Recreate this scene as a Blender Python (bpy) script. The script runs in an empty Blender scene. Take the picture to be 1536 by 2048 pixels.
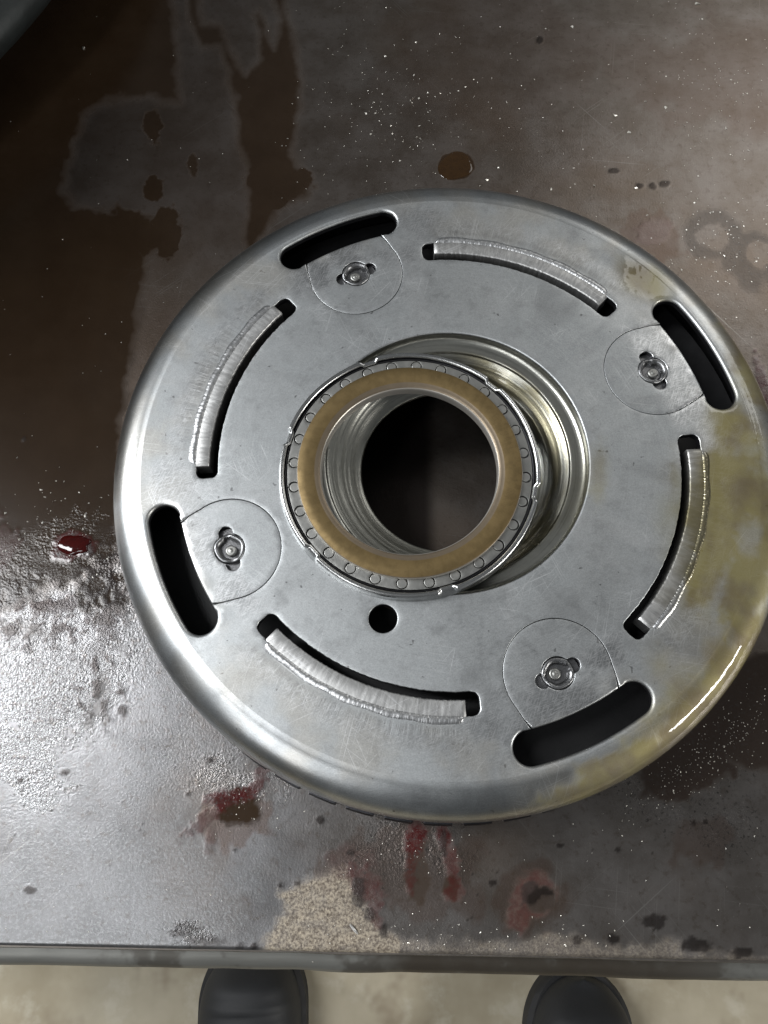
import bpy, math, random
import numpy as np
from mathutils import Matrix, Vector
from mathutils.geometry import delaunay_2d_cdt

C = bpy.context.scene.collection
SC = bpy.context.scene
random.seed(7)
PI = math.pi

# ------------------------------------------------------------------ camera
S = 0.00022                      # metres per drum unit (drawing unit)
HP = 170 * S                     # height of the drum's face above the bench
FPX = 1570.0
RV = np.array([-3.13876525e-01, 1.26259399e-02, 0.0])
TV = np.array([8.20322630e+01, -7.11972747e+01, 1000.0])


def rodrigues(rv):
    t = np.linalg.norm(rv)
    k = rv / t
    K = np.array([[0, -k[2], k[1]], [k[2], 0, -k[0]], [-k[1], k[0], 0]])
    return np.eye(3) + math.sin(t) * K + (1 - math.cos(t)) * K @ K


RM = rodrigues(RV)
FL = np.diag([1.0, -1.0, -1.0])
CAMU = -(RM.T @ TV)              # camera place in drum units
CAMW = FL @ CAMU * S + np.array([0, 0, HP])
right, up, back = FL @ RM[0], -(FL @ RM[1]), -(FL @ RM[2])
cam = bpy.data.cameras.new('camera')
cam.sensor_fit = 'VERTICAL'
cam.sensor_height = 24.0
cam.lens = 24.0 * FPX / 2048.0
cam.clip_start = 0.005
cam.clip_end = 50
camo = bpy.data.objects.new('camera', cam)
camo.matrix_world = Matrix(((right[0], up[0], back[0], CAMW[0]), (right[1], up[1], back[1], CAMW[1]),
                            (right[2], up[2], back[2], CAMW[2]), (0, 0, 0, 1)))
C.objects.link(camo)
SC.camera = camo


def plan(u, v, z=0.0):
    """point of the photograph's plan -> place on the level z (metres above the bench)"""
    d = FL @ (RM.T @ np.array([(u - 768) / FPX, (v - 1024) / FPX, 1.0]))
    s = (z - CAMW[2]) / d[2]
    p = CAMW + d * s
    return Vector((p[0], p[1], z))


def to_plan(co):
    q = ((co - np.array([0, 0, HP])) @ FL) / S
    Y = q @ RM.T + TV
    return FPX * Y[:, 0] / Y[:, 2] + 768, FPX * Y[:, 1] / Y[:, 2] + 1024


# ------------------------------------------------------------------ world, lamps, exposure
SC.view_settings.view_transform = 'Standard'
SC.view_settings.look = 'None'
SC.view_settings.gamma = 1.0
SC.view_settings.exposure = 0.0
W = bpy.data.worlds.new('World')
SC.world = W
W.use_nodes = True
bg = W.node_tree.nodes['Background']
bg.inputs[0].default_value = (0.93, 0.97, 1.0, 1)
bg.inputs[1].default_value = 0.115


def area(name, loc, target, sx, sy, power, col, along=None):
    l = bpy.data.lights.new(name, 'AREA')
    l.shape = 'RECTANGLE'
    l.size, l.size_y = sx, sy
    l.energy = power
    l.color = col
    o = bpy.data.objects.new(name, l)
    o.location = loc
    zax = (Vector(loc) - Vector(target)).normalized()
    xax = Vector(along if along else (1, 0, 0))
    xax = (xax - zax * xax.dot(zax)).normalized()
    yax = zax.cross(xax)
    m = Matrix((xax, yax, zax)).transposed().to_4x4()
    m.translation = Vector(loc)
    o.matrix_world = m
    C.objects.link(o)
    return o


# fluorescent ceiling fixtures of the workshop, plus one added fill
area('lamp_left', (-1.70, 0.42, 1.30), (0, 0, 0), 2.3, 0.40, 80, (0.97, 0.985, 1.0), along=(-2.4, 0.75, 0.15))
area('fill_ahead', (1.3, 1.5, 1.7), (0.05, 0.05, 0), 1.2, 0.9, 9.5, (1.0, 0.985, 0.95), along=(1, 0, 0))  # added fill without a known fixture, brightens the upper right bench
area('lamp_near_left', (-0.80, -0.90, 1.35), (0, 0, 0), 1.3, 0.22, 8, (0.97, 0.985, 1.0), along=(0.5, 0.8, 0))
area('lamp_right', (2.3, -1.1, 0.80), (0, 0, 0), 1.0, 0.26, 34, (1.0, 0.98, 0.94), along=(0.4, 1.0, 0))


# ------------------------------------------------------------------ noise
def _hash(ix, iy, seed):
    h = (ix.astype(np.int64) * 374761393 + iy.astype(np.int64) * 668265263 + seed * 974634777) & 0xFFFFFFFF
    h = ((h ^ (h >> 13)) * 1274126177) & 0xFFFFFFFF
    h = h ^ (h >> 16)
    return (h & 0xFFFF) / 65535.0


def vnoise(x, y, seed=0):
    ix, iy = np.floor(x), np.floor(y)
    fx, fy = x - ix, y - iy
    fx, fy = fx * fx * (3 - 2 * fx), fy * fy * (3 - 2 * fy)
    a, b = _hash(ix, iy, seed), _hash(ix + 1, iy, seed)
    c, d = _hash(ix, iy + 1, seed), _hash(ix + 1, iy + 1, seed)
    return (a + (b - a) * fx) * (1 - fy) + (c + (d - c) * fx) * fy


def fbm(x, y, scale, octv=4, seed=0):
    s, a, t = 0, 1.0, 0
    for i in range(octv):
        s = s + a * vnoise(x / scale * 2 ** i, y / scale * 2 ** i, seed + i * 17)
        t += a
        a *= 0.55
    return s / t


def sstep(a, b, x):
    t = np.clip((x - a) / (b - a), 0, 1)
    return t * t * (3 - 2 * t)


def blob(u, v, cx, cy, rx, ry, ang=0, soft=0.25, rag=0.5, seed=0, ns=None):
    """soft patch with a ragged outline; 1 inside, 0 outside"""
    out = np.zeros(len(u))
    m = (np.abs(u - cx) < 4.0 * max(rx, ry)) & (np.abs(v - cy) < 4.0 * max(rx, ry))
    if not m.any():
        return out
    uu, vv = u[m], v[m]
    a = math.radians(ang)
    dx = (uu - cx) * math.cos(a) + (vv - cy) * math.sin(a)
    dy = -(uu - cx) * math.sin(a) + (vv - cy) * math.cos(a)
    d = np.sqrt((dx / rx) ** 2 + (dy / ry) ** 2)
    n = fbm(uu, vv, ns or max(10.0, 0.6 * min(rx, ry)), 4, seed + int(cx) * 3 + int(cy)) - 0.5
    d = d + rag * 2 * n
    out[m] = 1 - sstep(1 - soft, 1 + soft * 0.5, d)
    return out


def poly_d(u, v, pts):
    """signed distance to a polygon (positive inside)"""
    pts = np.array(pts, float)
    best = np.full(len(u), 1e9)
    ins = np.zeros(len(u), bool)
    for i in range(len(pts)):
        a, b = pts[i], pts[(i + 1) % len(pts)]
        e = b - a
        t = np.clip(((u - a[0]) * e[0] + (v - a[1]) * e[1]) / (e @ e + 1e-12), 0, 1)
        best = np.minimum(best, np.hypot(u - a[0] - t * e[0], v - a[1] - t * e[1]))
        if a[1] != b[1]:
            c = (a[1] > v) != (b[1] > v)
            ins ^= c & (u < (b[0] - a[0]) * (v - a[1]) / (b[1] - a[1]) + a[0])
    return np.where(ins, best, -best)


# ------------------------------------------------------------------ mesh helpers
def mk(name, verts, faces, mat=None, parent=None, smooth=True, attrs=None, sharp=None, label=None):
    me = bpy.data.meshes.new(name)
    if isinstance(faces, np.ndarray) and isinstance(verts, np.ndarray) and faces.ndim == 2:
        nv, nf, k = len(verts), len(faces), faces.shape[1]
        me.vertices.add(nv)
        me.vertices.foreach_set('co', np.ascontiguousarray(verts, np.float32).ravel())
        me.loops.add(nf * k)
        me.loops.foreach_set('vertex_index', np.ascontiguousarray(faces, np.int32).ravel())
        me.polygons.add(nf)
        me.polygons.foreach_set('loop_start', np.arange(0, nf * k, k, dtype=np.int32))
        me.update(calc_edges=True)
        me.validate()
    else:
        me.from_pydata([tuple(map(float, p)) for p in verts], [], [tuple(int(i) for i in f) for f in faces])
        me.update()
    if smooth:
        me.polygons.foreach_set('use_smooth', np.ones(len(me.polygons), bool))
        if sharp:
            me.set_sharp_from_angle(angle=math.radians(sharp))
    if attrs:
        for k, a in attrs.items():
            at = me.attributes.new(k, 'FLOAT', 'POINT')
            at.data.foreach_set('value', np.ascontiguousarray(a, np.float32))
    if mat:
        me.materials.append(mat)
    o = bpy.data.objects.new(name, me)
    C.objects.link(o)
    if parent:
        o.parent = parent
    if label:
        o['label'] = label
    return o


def thing(name, label, cat, loc=(0, 0, 0), group=None):
    o = bpy.data.objects.new(name, None)
    o.empty_display_size = 0.02
    C.objects.link(o)
    o.location = loc
    o['label'] = label
    o['category'] = cat
    if group:
        o['group'] = group
    return o


def tag(o, label=None, cat=None, kind=None, group=None):
    for k, v in (('label', label), ('category', cat), ('kind', kind), ('group', group)):
        if v:
            o[k] = v
    return o


def Wd(xu, yu, zd):
    """drum units (x right, y down the picture, z below the face) -> metres"""
    return np.stack([np.asarray(xu, float) * S, -np.asarray(yu, float) * S, HP - np.asarray(zd, float) * S], -1)


def lathe(prof, n=256, cx=0, cy=0, rfun=None, closed=False):
    """prof: list of (r, zd). rfun(theta, r, zd, j)->(r, zd) lets the outline vary round the ring"""
    th = np.arange(n) * 2 * PI / n
    V = []
    for j, (r, z) in enumerate(prof):
        rr, zz = np.full(n, float(r)), np.full(n, float(z))
        if rfun:
            rr, zz = rfun(th, rr, zz, j)
        V.append(Wd(cx + rr * np.cos(th), cy + rr * np.sin(th), zz))
    V = np.concatenate(V)
    F = []
    m = len(prof)
    idx = np.arange(n)
    for j in range(m if closed else m - 1):
        a, b = j * n, ((j + 1) % m) * n
        F.append(np.stack([a + idx, a + (idx + 1) % n, b + (idx + 1) % n, b + idx], 1))
    return V, np.concatenate(F)


def arc(cx, cy, r, a0, a1, n, z=False):
    a = np.linspace(math.radians(a0), math.radians(a1), n)
    return [(cx + r * math.cos(t), cy + r * math.sin(t)) for t in a]


def resample(P, step):
    P = np.array(P)
    Q = []
    for i in range(len(P)):
        a, b = P[i], P[(i + 1) % len(P)]
        L = np.hypot(*(b - a))
        if L < 1e-6:
            continue
        k = max(1, int(round(L / step)))
        for t in range(k):
            Q.append(a + (b - a) * t / k)
    return np.array(Q)


def ccw(P):
    P = np.array(P)
    A = (P[:, 0] * np.roll(P[:, 1], -1) - np.roll(P[:, 0], -1) * P[:, 1]).sum()
    return P if A > 0 else P[::-1].copy()


def normals_out(P):
    """outward normals of a ccw polygon"""
    e = np.roll(P, -1, 0) - P
    e /= np.linalg.norm(e, axis=1)[:, None] + 1e-12
    n = np.stack([e[:, 1], -e[:, 0]], 1)
    m = n + np.roll(n, 1, 0)
    return m / (np.linalg.norm(m, axis=1)[:, None] + 1e-12)


def rot(P, deg):
    a = math.radians(deg)
    P = np.array(P)
    return np.stack([P[:, 0] * math.cos(a) - P[:, 1] * math.sin(a), P[:, 0] * math.sin(a) + P[:, 1] * math.cos(a)], 1)


# ------------------------------------------------------------------ node helper
class NT:
    def __init__(self, name):
        self.m = bpy.data.materials.new(name)
        self.m.use_nodes = True
        self.t = self.m.node_tree
        self.b = self.t.nodes['Principled BSDF']

    def n(self, typ, **kw):
        x = self.t.nodes.new(typ)
        for k, v in kw.items():
            setattr(x, k, v)
        return x

    def put(self, sock, v):
        if isinstance(v, bpy.types.NodeSocket):
            self.t.links.new(v, sock)
        elif v is not None:
            if isinstance(v, tuple) and len(v) == 3 and sock.type == 'RGBA':
                v = v + (1,)
            sock.default_value = v

    def set(self, name, v):
        self.put(self.b.inputs[name], v)

    def math(self, op, a, b=None, c=None, clamp=False):
        x = self.n('ShaderNodeMath', operation=op, use_clamp=clamp)
        for i, v in enumerate((a, b, c)):
            if v is not None:
                self.put(x.inputs[i], v)
        return x.outputs[0]

    def mix(self, f, a, b, typ='MIX'):
        x = self.n('ShaderNodeMix', data_type='RGBA', blend_type=typ)
        self.put(x.inputs[0], f)
        self.put(x.inputs[6], a)
        self.put(x.inputs[7], b)
        return x.outputs[2]

    def lerp(self, f, a, b):
        x = self.n('ShaderNodeMix', data_type='FLOAT')
        self.put(x.inputs[0], f)
        self.put(x.inputs[2], a)
        self.put(x.inputs[3], b)
        return x.outputs[0]

    def attr(self, name):
        return self.n('ShaderNodeAttribute', attribute_name=name).outputs['Fac']

    def pos(self):
        return self.n('ShaderNodeNewGeometry').outputs['Position']

    def noise(self, vec, scale, detail=3, rough=0.55, dist=0):
        x = self.n('ShaderNodeTexNoise')
        self.put(x.inputs['Vector'], vec)
        x.inputs['Scale'].default_value = scale
        x.inputs['Detail'].default_value = detail
        x.inputs['Roughness'].default_value = rough
        x.inputs['Distortion'].default_value = dist
        return x.outputs['Fac']

    def voro(self, vec, scale, feature='F1', out='Distance', rnd=1):
        x = self.n('ShaderNodeTexVoronoi', feature=feature)
        self.put(x.inputs['Vector'], vec)
        x.inputs['Scale'].default_value = scale
        x.inputs['Randomness'].default_value = rnd
        return x.outputs[out]

    def mapping(self, vec, scale=(1, 1, 1), rotz=0, loc=(0, 0, 0)):
        r = self.n('ShaderNodeMapping')
        self.put(r.inputs['Vector'], vec)
        r.inputs['Rotation'].default_value = (0, 0, math.radians(rotz))
        s = self.n('ShaderNodeMapping')
        self.put(s.inputs['Vector'], r.outputs[0])
        s.inputs['Scale'].default_value = scale
        s.inputs['Location'].default_value = loc
        return s.outputs[0]

    def range(self, v, a, b, c=0.0, d=1.0, smooth=True):
        x = self.n('ShaderNodeMapRange', interpolation_type='SMOOTHSTEP' if smooth else 'LINEAR')
        self.put(x.inputs[0], v)
        x.inputs[1].default_value, x.inputs[2].default_value = a, b
        x.inputs[3].default_value, x.inputs[4].default_value = c, d
        return x.outputs[0]

    def polar(self, vec, cx=0.0, cy=0.0):
        """(angle, radius, z) about an upright axis"""
        s = self.n('ShaderNodeSeparateXYZ')
        self.put(s.inputs[0], vec)
        x = self.math('SUBTRACT', s.outputs[0], cx)
        y = self.math('SUBTRACT', s.outputs[1], cy)
        a = self.math('ARCTAN2', y, x)
        r = self.math('SQRT', self.math('ADD', self.math('MULTIPLY', x, x), self.math('MULTIPLY', y, y)))
        return a, r, s.outputs[2]

    def comb(self, x, y, z=0.0):
        c = self.n('ShaderNodeCombineXYZ')
        for i, v in enumerate((x, y, z)):
            self.put(c.inputs[i], v)
        return c.outputs[0]

    def bump(self, h, strength=0.3, dist=0.0002, normal=None):
        x = self.n('ShaderNodeBump')
        self.put(x.inputs['Height'], h)
        self.put(x.inputs['Strength'], strength)
        x.inputs['Distance'].default_value = dist
        if normal:
            self.put(x.inputs['Normal'], normal)
        return x.outputs[0]


def scratches(t, P, angs, k=1.0, th=(0.70, 0.80)):
    out = None
    for i, a in enumerate(angs):
        v = t.mapping(P, (3600 * k, 45 * k, 1), a, (i * 7.3, i * 3.1, 0))
        n = t.range(t.noise(v, 1.0, 0, 0.5), th[0], th[1])
        out = n if out is None else t.math('MAXIMUM', out, n)
    return out


# ------------------------------------------------------------------ materials
def steel_material():
    """bare machined steel of the drum: blotchy, finely scratched, ground near the welds, oily on one side"""
    t = NT('machined_steel')
    P = t.pos()
    a, r, z = t.polar(P)
    oil = t.attr('oil')
    burn = t.attr('burn')
    brush = t.attr('brush')
    cloud = t.noise(P, 45, 4, 0.6)
    cloud2 = t.noise(P, 160, 3, 0.6)
    flecks = t.range(t.noise(t.mapping(P, (700, 2600, 1), 25), 1, 2), 0.60, 0.75)
    fine = t.noise(t.mapping(P, (3800, 420, 1), 68), 1, 2, 0.5)
    scr = scratches(t, P, (14, 41, 66, 98, 127, 155))
    scr = t.math('MULTIPLY', scr, t.range(t.noise(P, 60, 3), 0.47, 0.66))
    # radial grinding strokes round the welds
    rad = t.noise(t.comb(t.math('MULTIPLY', a, 95.0), t.math('MULTIPLY', r, 60.0), 0), 1.0, 3, 0.6)
    radf = t.noise(t.comb(t.math('MULTIPLY', a, 300.0), t.math('MULTIPLY', r, 140.0), 2.0), 1.0, 2, 0.5)
    stroke = t.range(t.math('ADD', t.math('MULTIPLY', rad, 0.5), t.math('MULTIPLY', radf, 0.5)), 0.42, 0.60)
    tang = t.noise(t.comb(t.math('MULTIPLY', a, 5.0), t.math('MULTIPLY', r, 2600.0), 0), 1.0, 3, 0.6)
    base = t.mix(t.range(cloud, 0.35, 0.65), (0.39, 0.408, 0.415), (0.53, 0.55, 0.557))
    base = t.mix(t.math('MULTIPLY', t.range(cloud2, 0.5, 0.7), 0.5), base, (0.31, 0.32, 0.325))
    base = t.mix(t.math('MULTIPLY', flecks, 0.42), base, (0.20, 0.20, 0.205))
    base = t.mix(t.math('MULTIPLY', t.range(tang, 0.5, 0.65), 0.22), base, (0.56, 0.57, 0.575))
    dash = t.range(t.noise(t.mapping(P, (900, 4200, 1), -32), 1, 2), 0.58, 0.74)
    base = t.mix(t.math('MULTIPLY', dash, 0.30), base, (0.66, 0.67, 0.68))
    dash2 = t.range(t.noise(t.mapping(P, (3600, 700, 1), -12, (3, 8, 0)), 1, 2), 0.60, 0.76)
    base = t.mix(t.math('MULTIPLY', dash2, 0.26), base, (0.64, 0.65, 0.66))
    nick = t.range(t.noise(P, 520, 2, 0.4), 0.735, 0.77)
    base = t.mix(t.math('MULTIPLY', nick, 0.7), base, (0.10, 0.10, 0.10))
    smud = t.noise(t.comb(t.math('MULTIPLY', a, 3.2), t.math('MULTIPLY', r, 16.0), 4.0), 1.0, 4, 0.62, 0.8)
    base = t.mix(t.math('MULTIPLY', t.range(smud, 0.50, 0.72), 0.42), base, (0.22, 0.225, 0.228))
    base = t.mix(t.math('MULTIPLY', t.range(smud, 0.46, 0.30), 0.30), base, (0.60, 0.61, 0.615))
    # warm film on the outer band, straw tint from welding
    band = t.math('MULTIPLY', t.range(r, 0.068, 0.078), t.range(t.noise(P, 60, 3), 0.40, 0.62))
    base = t.mix(t.math('MULTIPLY', band, 0.40), base, (0.43, 0.395, 0.335))
    base = t.mix(t.math('MULTIPLY', burn, t.lerp(stroke, 0.80, 0.05)), base, (0.20, 0.195, 0.19))
    fine2 = t.noise(t.mapping(P, (3400, 300, 1), 22, (2, 5, 0)), 1, 2, 0.5)
    base = t.mix(t.math('MULTIPLY', brush, t.range(t.math('MAXIMUM', fine, fine2), 0.46, 0.64, 0.15, 0.95)), base, (0.78, 0.79, 0.80))
    grain = t.noise(P, 3200, 2, 0.6)
    base = t.mix(t.range(grain, 0.35, 0.65, 0.22, 0.0), base, (0.12, 0.12, 0.122))
    base = t.mix(t.math('MULTIPLY', scr, 0.30), base, (0.90, 0.91, 0.92))
    oilc = t.mix(t.range(t.noise(P, 70, 3), 0.38, 0.62), (0.225, 0.185, 0.036), (0.130, 0.090, 0.015))
    base = t.mix(t.math('MULTIPLY', oil, 0.77), base, oilc)
    t.set('Base Color', base)
    t.set('Metallic', 1.0)
    ro = t.lerp(t.range(cloud, 0.3, 0.7), 0.52, 0.40)
    ro = t.math('ADD', ro, t.math('MULTIPLY', t.math('SUBTRACT', fine, 0.5), 0.10))
    ro = t.lerp(t.range(r, 0.0862, 0.0885), ro, 0.33)
    ro = t.lerp(brush, ro, 0.34)
    ro = t.lerp(oil, ro, 0.62)
    t.set('Roughness', ro)
    t.set('Coat Weight', t.range(oil, 0.12, 0.45))
    t.set('Coat Normal', t.bump(t.noise(P, 170, 2), 0.3, 0.0007))
    t.set('Coat Roughness', 0.05)
    t.set('Coat IOR', 1.47)
    h = t.math('ADD', t.math('MULTIPLY', fine, 0.5), t.math('MULTIPLY', scr, -0.12))
    h = t.math('ADD', h, t.math('MULTIPLY', t.math('MULTIPLY', stroke, burn), 0.7))
    h = t.math('ADD', h, t.math('MULTIPLY', cloud2, 0.8))
    t.set('Normal', t.bump(h, 0.22, 0.00012))
    return t.m


def bright_steel(name, base, rough, ring=None, ringk=0.0, dark=0.3, oilattr=True, streak=True):
    t = NT(name)
    P = t.pos()
    n1 = t.noise(P, 260, 4, 0.6)
    n2 = t.noise(P, 1500, 3, 0.6)
    col = t.mix(t.math('MULTIPLY', t.range(n1, 0.42, 0.66), dark), base, tuple(c * 0.45 for c in base))
    h = t.math('MULTIPLY', n2, 0.6)
    ro = t.lerp(n1, rough * 0.75, rough * 1.3)
    if ring:
        a, r, z = t.polar(P, *ring)
        rz = t.math('ADD', r, t.math('MULTIPLY', z, 0.7))
        g = t.noise(t.comb(t.math('MULTIPLY', a, 1.2), t.math('MULTIPLY', rz, 1500.0), 0), 1.0, 3, 0.6)
        h = t.math('ADD', h, t.math('MULTIPLY', g, ringk))
        col = t.mix(t.math('MULTIPLY', t.range(g, 0.5, 0.66), 0.35), col, tuple(c * 0.4 for c in base))
    if streak:
        scr = scratches(t, P, (20, 66, 130))
        col = t.mix(t.math('MULTIPLY', scr, 0.4), col, (0.85, 0.86, 0.88))
    if name in ('ground_steel', 'weld_metal'):
        a2, r2, z2 = t.polar(P)
        gs = t.noise(t.comb(t.math('MULTIPLY', a2, 75.0), t.math('MULTIPLY', r2, 260.0), t.math('MULTIPLY', z2, 100.0)), 1.0, 4, 0.7, 0.6)
        col = t.mix(t.math('MULTIPLY', t.range(gs, 0.40, 0.70), 0.8), col, tuple(min(0.9, c * 1.4) for c in base))
    if oilattr:
        oil = t.attr('oil')
        col = t.mix(t.math('MULTIPLY', oil, 0.85), col, t.mix(n1, (0.19, 0.165, 0.065), (0.12, 0.092, 0.03)))
        t.set('Coat Weight', oil)
        t.set('Coat Roughness', 0.05)
    t.set('Base Color', col)
    t.set('Metallic', 1.0)
    t.set('Roughness', ro)
    t.set('Normal', t.bump(h, 0.35, 0.0001))
    return t.m


def plain(name, base, rough, metal=0.0, var=0.3, scale=300, bumps=0.2):
    t = NT(name)
    P = t.pos()
    n = t.noise(P, scale, 4, 0.6)
    t.set('Base Color', t.mix(n, tuple(c * (1 - var) for c in base), tuple(min(1, c * (1 + var)) for c in base)))
    t.set('Metallic', metal)
    t.set('Roughness', t.lerp(n, rough * 0.8, min(1, rough * 1.2)))
    t.set('Normal', t.bump(t.noise(P, scale * 5, 3), bumps, 0.0002))
    return t.m


M_STEEL = steel_material()
M_RIM = M_STEEL
M_DARK = plain('shaded_oily_iron', (0.016, 0.016, 0.017), 0.5, 0.3)  # inside of the drum: slot shade put into the colour of oily iron
M_TEETH_SHADE = plain('blackened_steel_and_shade', (0.05, 0.05, 0.055), 0.38, 0.9)  # teeth and bearing rings; on the slot walls it paints in shade
M_TAB = bright_steel('ground_steel', (0.43, 0.43, 0.425), 0.45, dark=0.5)
M_WELD = bright_steel('weld_metal', (0.50, 0.505, 0.51), 0.36, dark=0.5)
M_BORE = bright_steel('bored_steel', (0.40, 0.40, 0.365), 0.30, ring=(0, 0), ringk=1.0, streak=False)
BX, BY = -50.0, 22.5             # bearing axis, drum units
M_CAGE = plain('grey_cage_steel', (0.27, 0.27, 0.258), 0.46, 1.0, 0.18, 400, 0.15)
M_SEAT = plain('dark_seat_steel', (0.22, 0.22, 0.225), 0.38, 1.0, 0.3, 600, 0.2)
M_COLLAR = plain('staked_steel', (0.24, 0.243, 0.247), 0.36, 1.0, 0.25, 700, 0.25)
M_ROLL = plain('roller_steel', (0.33, 0.33, 0.315), 0.44, 1.0, 0.12, 500, 0.1)
M_FLANGE = bright_steel('pressed_steel', (0.58, 0.585, 0.58), 0.24, dark=0.35, ring=(BX * S, -BY * S), ringk=0.6, streak=False)


def brown_race_material():
    t = NT('bronzed_steel')
    P = t.pos()
    a, r, z = t.polar(P, BX * S, -BY * S)
    n = t.noise(P, 420, 4, 0.65)
    rad = t.noise(t.comb(t.math('MULTIPLY', a, 60.0), t.math('MULTIPLY', r, 220.0), 0), 1.0, 3, 0.6)
    spots = t.range(t.noise(P, 2600, 2), 0.66, 0.74)
    flat = t.math('MULTIPLY', t.range(r, 118.0 * S, 119.4 * S), t.range(r, 140.2 * S, 138.8 * S))
    brown = t.mix(t.range(n, 0.35, 0.68), (0.160, 0.112, 0.047), (0.105, 0.072, 0.028))
    brown = t.mix(t.math('MULTIPLY', rad, 0.5), brown, (0.19, 0.138, 0.068))
    lip = t.mix(n, (0.22, 0.175, 0.125), (0.16, 0.128, 0.09))
    col = t.mix(flat, lip, brown)
    col = t.mix(t.math('MULTIPLY', spots, 0.5), col, (0.18, 0.11, 0.04))
    t.set('Base Color', col)
    edge = t.range(r, 140.0 * S, 140.5 * S)
    col = t.mix(t.math('MAXIMUM', edge, t.range(r, 112.0 * S, 111.2 * S)), col, (0.60, 0.57, 0.52))
    t.set('Base Color', col)
    t.set('Metallic', 0.75)
    t.set('Roughness', t.lerp(flat, 0.40, t.lerp(n, 0.46, 0.6)))
    t.set('Normal', t.bump(t.math('ADD', rad, n), 0.15, 0.0001))
    return t.m


M_RACE = brown_race_material()


# ------------------------------------------------------------------ setting: floor
def floor_material():
    t = NT('worn_concrete')
    P = t.pos()
    n1 = t.noise(P, 5, 5, 0.62)
    n2 = t.noise(P, 26, 4, 0.6)
    st = t.range(t.noise(t.mapping(P, (1, 1, 1), 0, (3.7, 1.2, 0)), 9, 4, 0.7), 0.55, 0.72)
    col = t.mix(t.range(n1, 0.35, 0.65), (0.31, 0.265, 0.18), (0.46, 0.41, 0.305))
    col = t.mix(t.math('MULTIPLY', t.range(n2, 0.5, 0.7), 0.4), col, (0.60, 0.57, 0.48))
    col = t.mix(t.math('MULTIPLY', st, 0.7), col, (0.20, 0.155, 0.10))
    t.set('Base Color', col)
    t.set('Roughness', t.lerp(n2, 0.45, 0.75))
    t.set('Normal', t.bump(n2, 0.3, 0.002))
    return t.m


FZ = -0.62
gx = np.linspace(-3, 3, 41)
X, Y = np.meshgrid(gx, gx)
i = np.arange(40 * 41).reshape(40, 41)[:, :40].ravel()
tag(mk('floor', np.stack([X.ravel(), Y.ravel(), np.full(X.size, FZ)], 1),
       np.stack([i, i + 1, i + 42, i + 41], 1), floor_material(), smooth=False), kind='structure')


# ------------------------------------------------------------------ workbench
bench = thing('workbench', 'stained steel workbench top carrying the slotted drum, dirty front edge along the bottom', 'workbench')
FY = -0.1318                     # front edge at x = 0
SL = -0.0136                     # its slope


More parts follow.
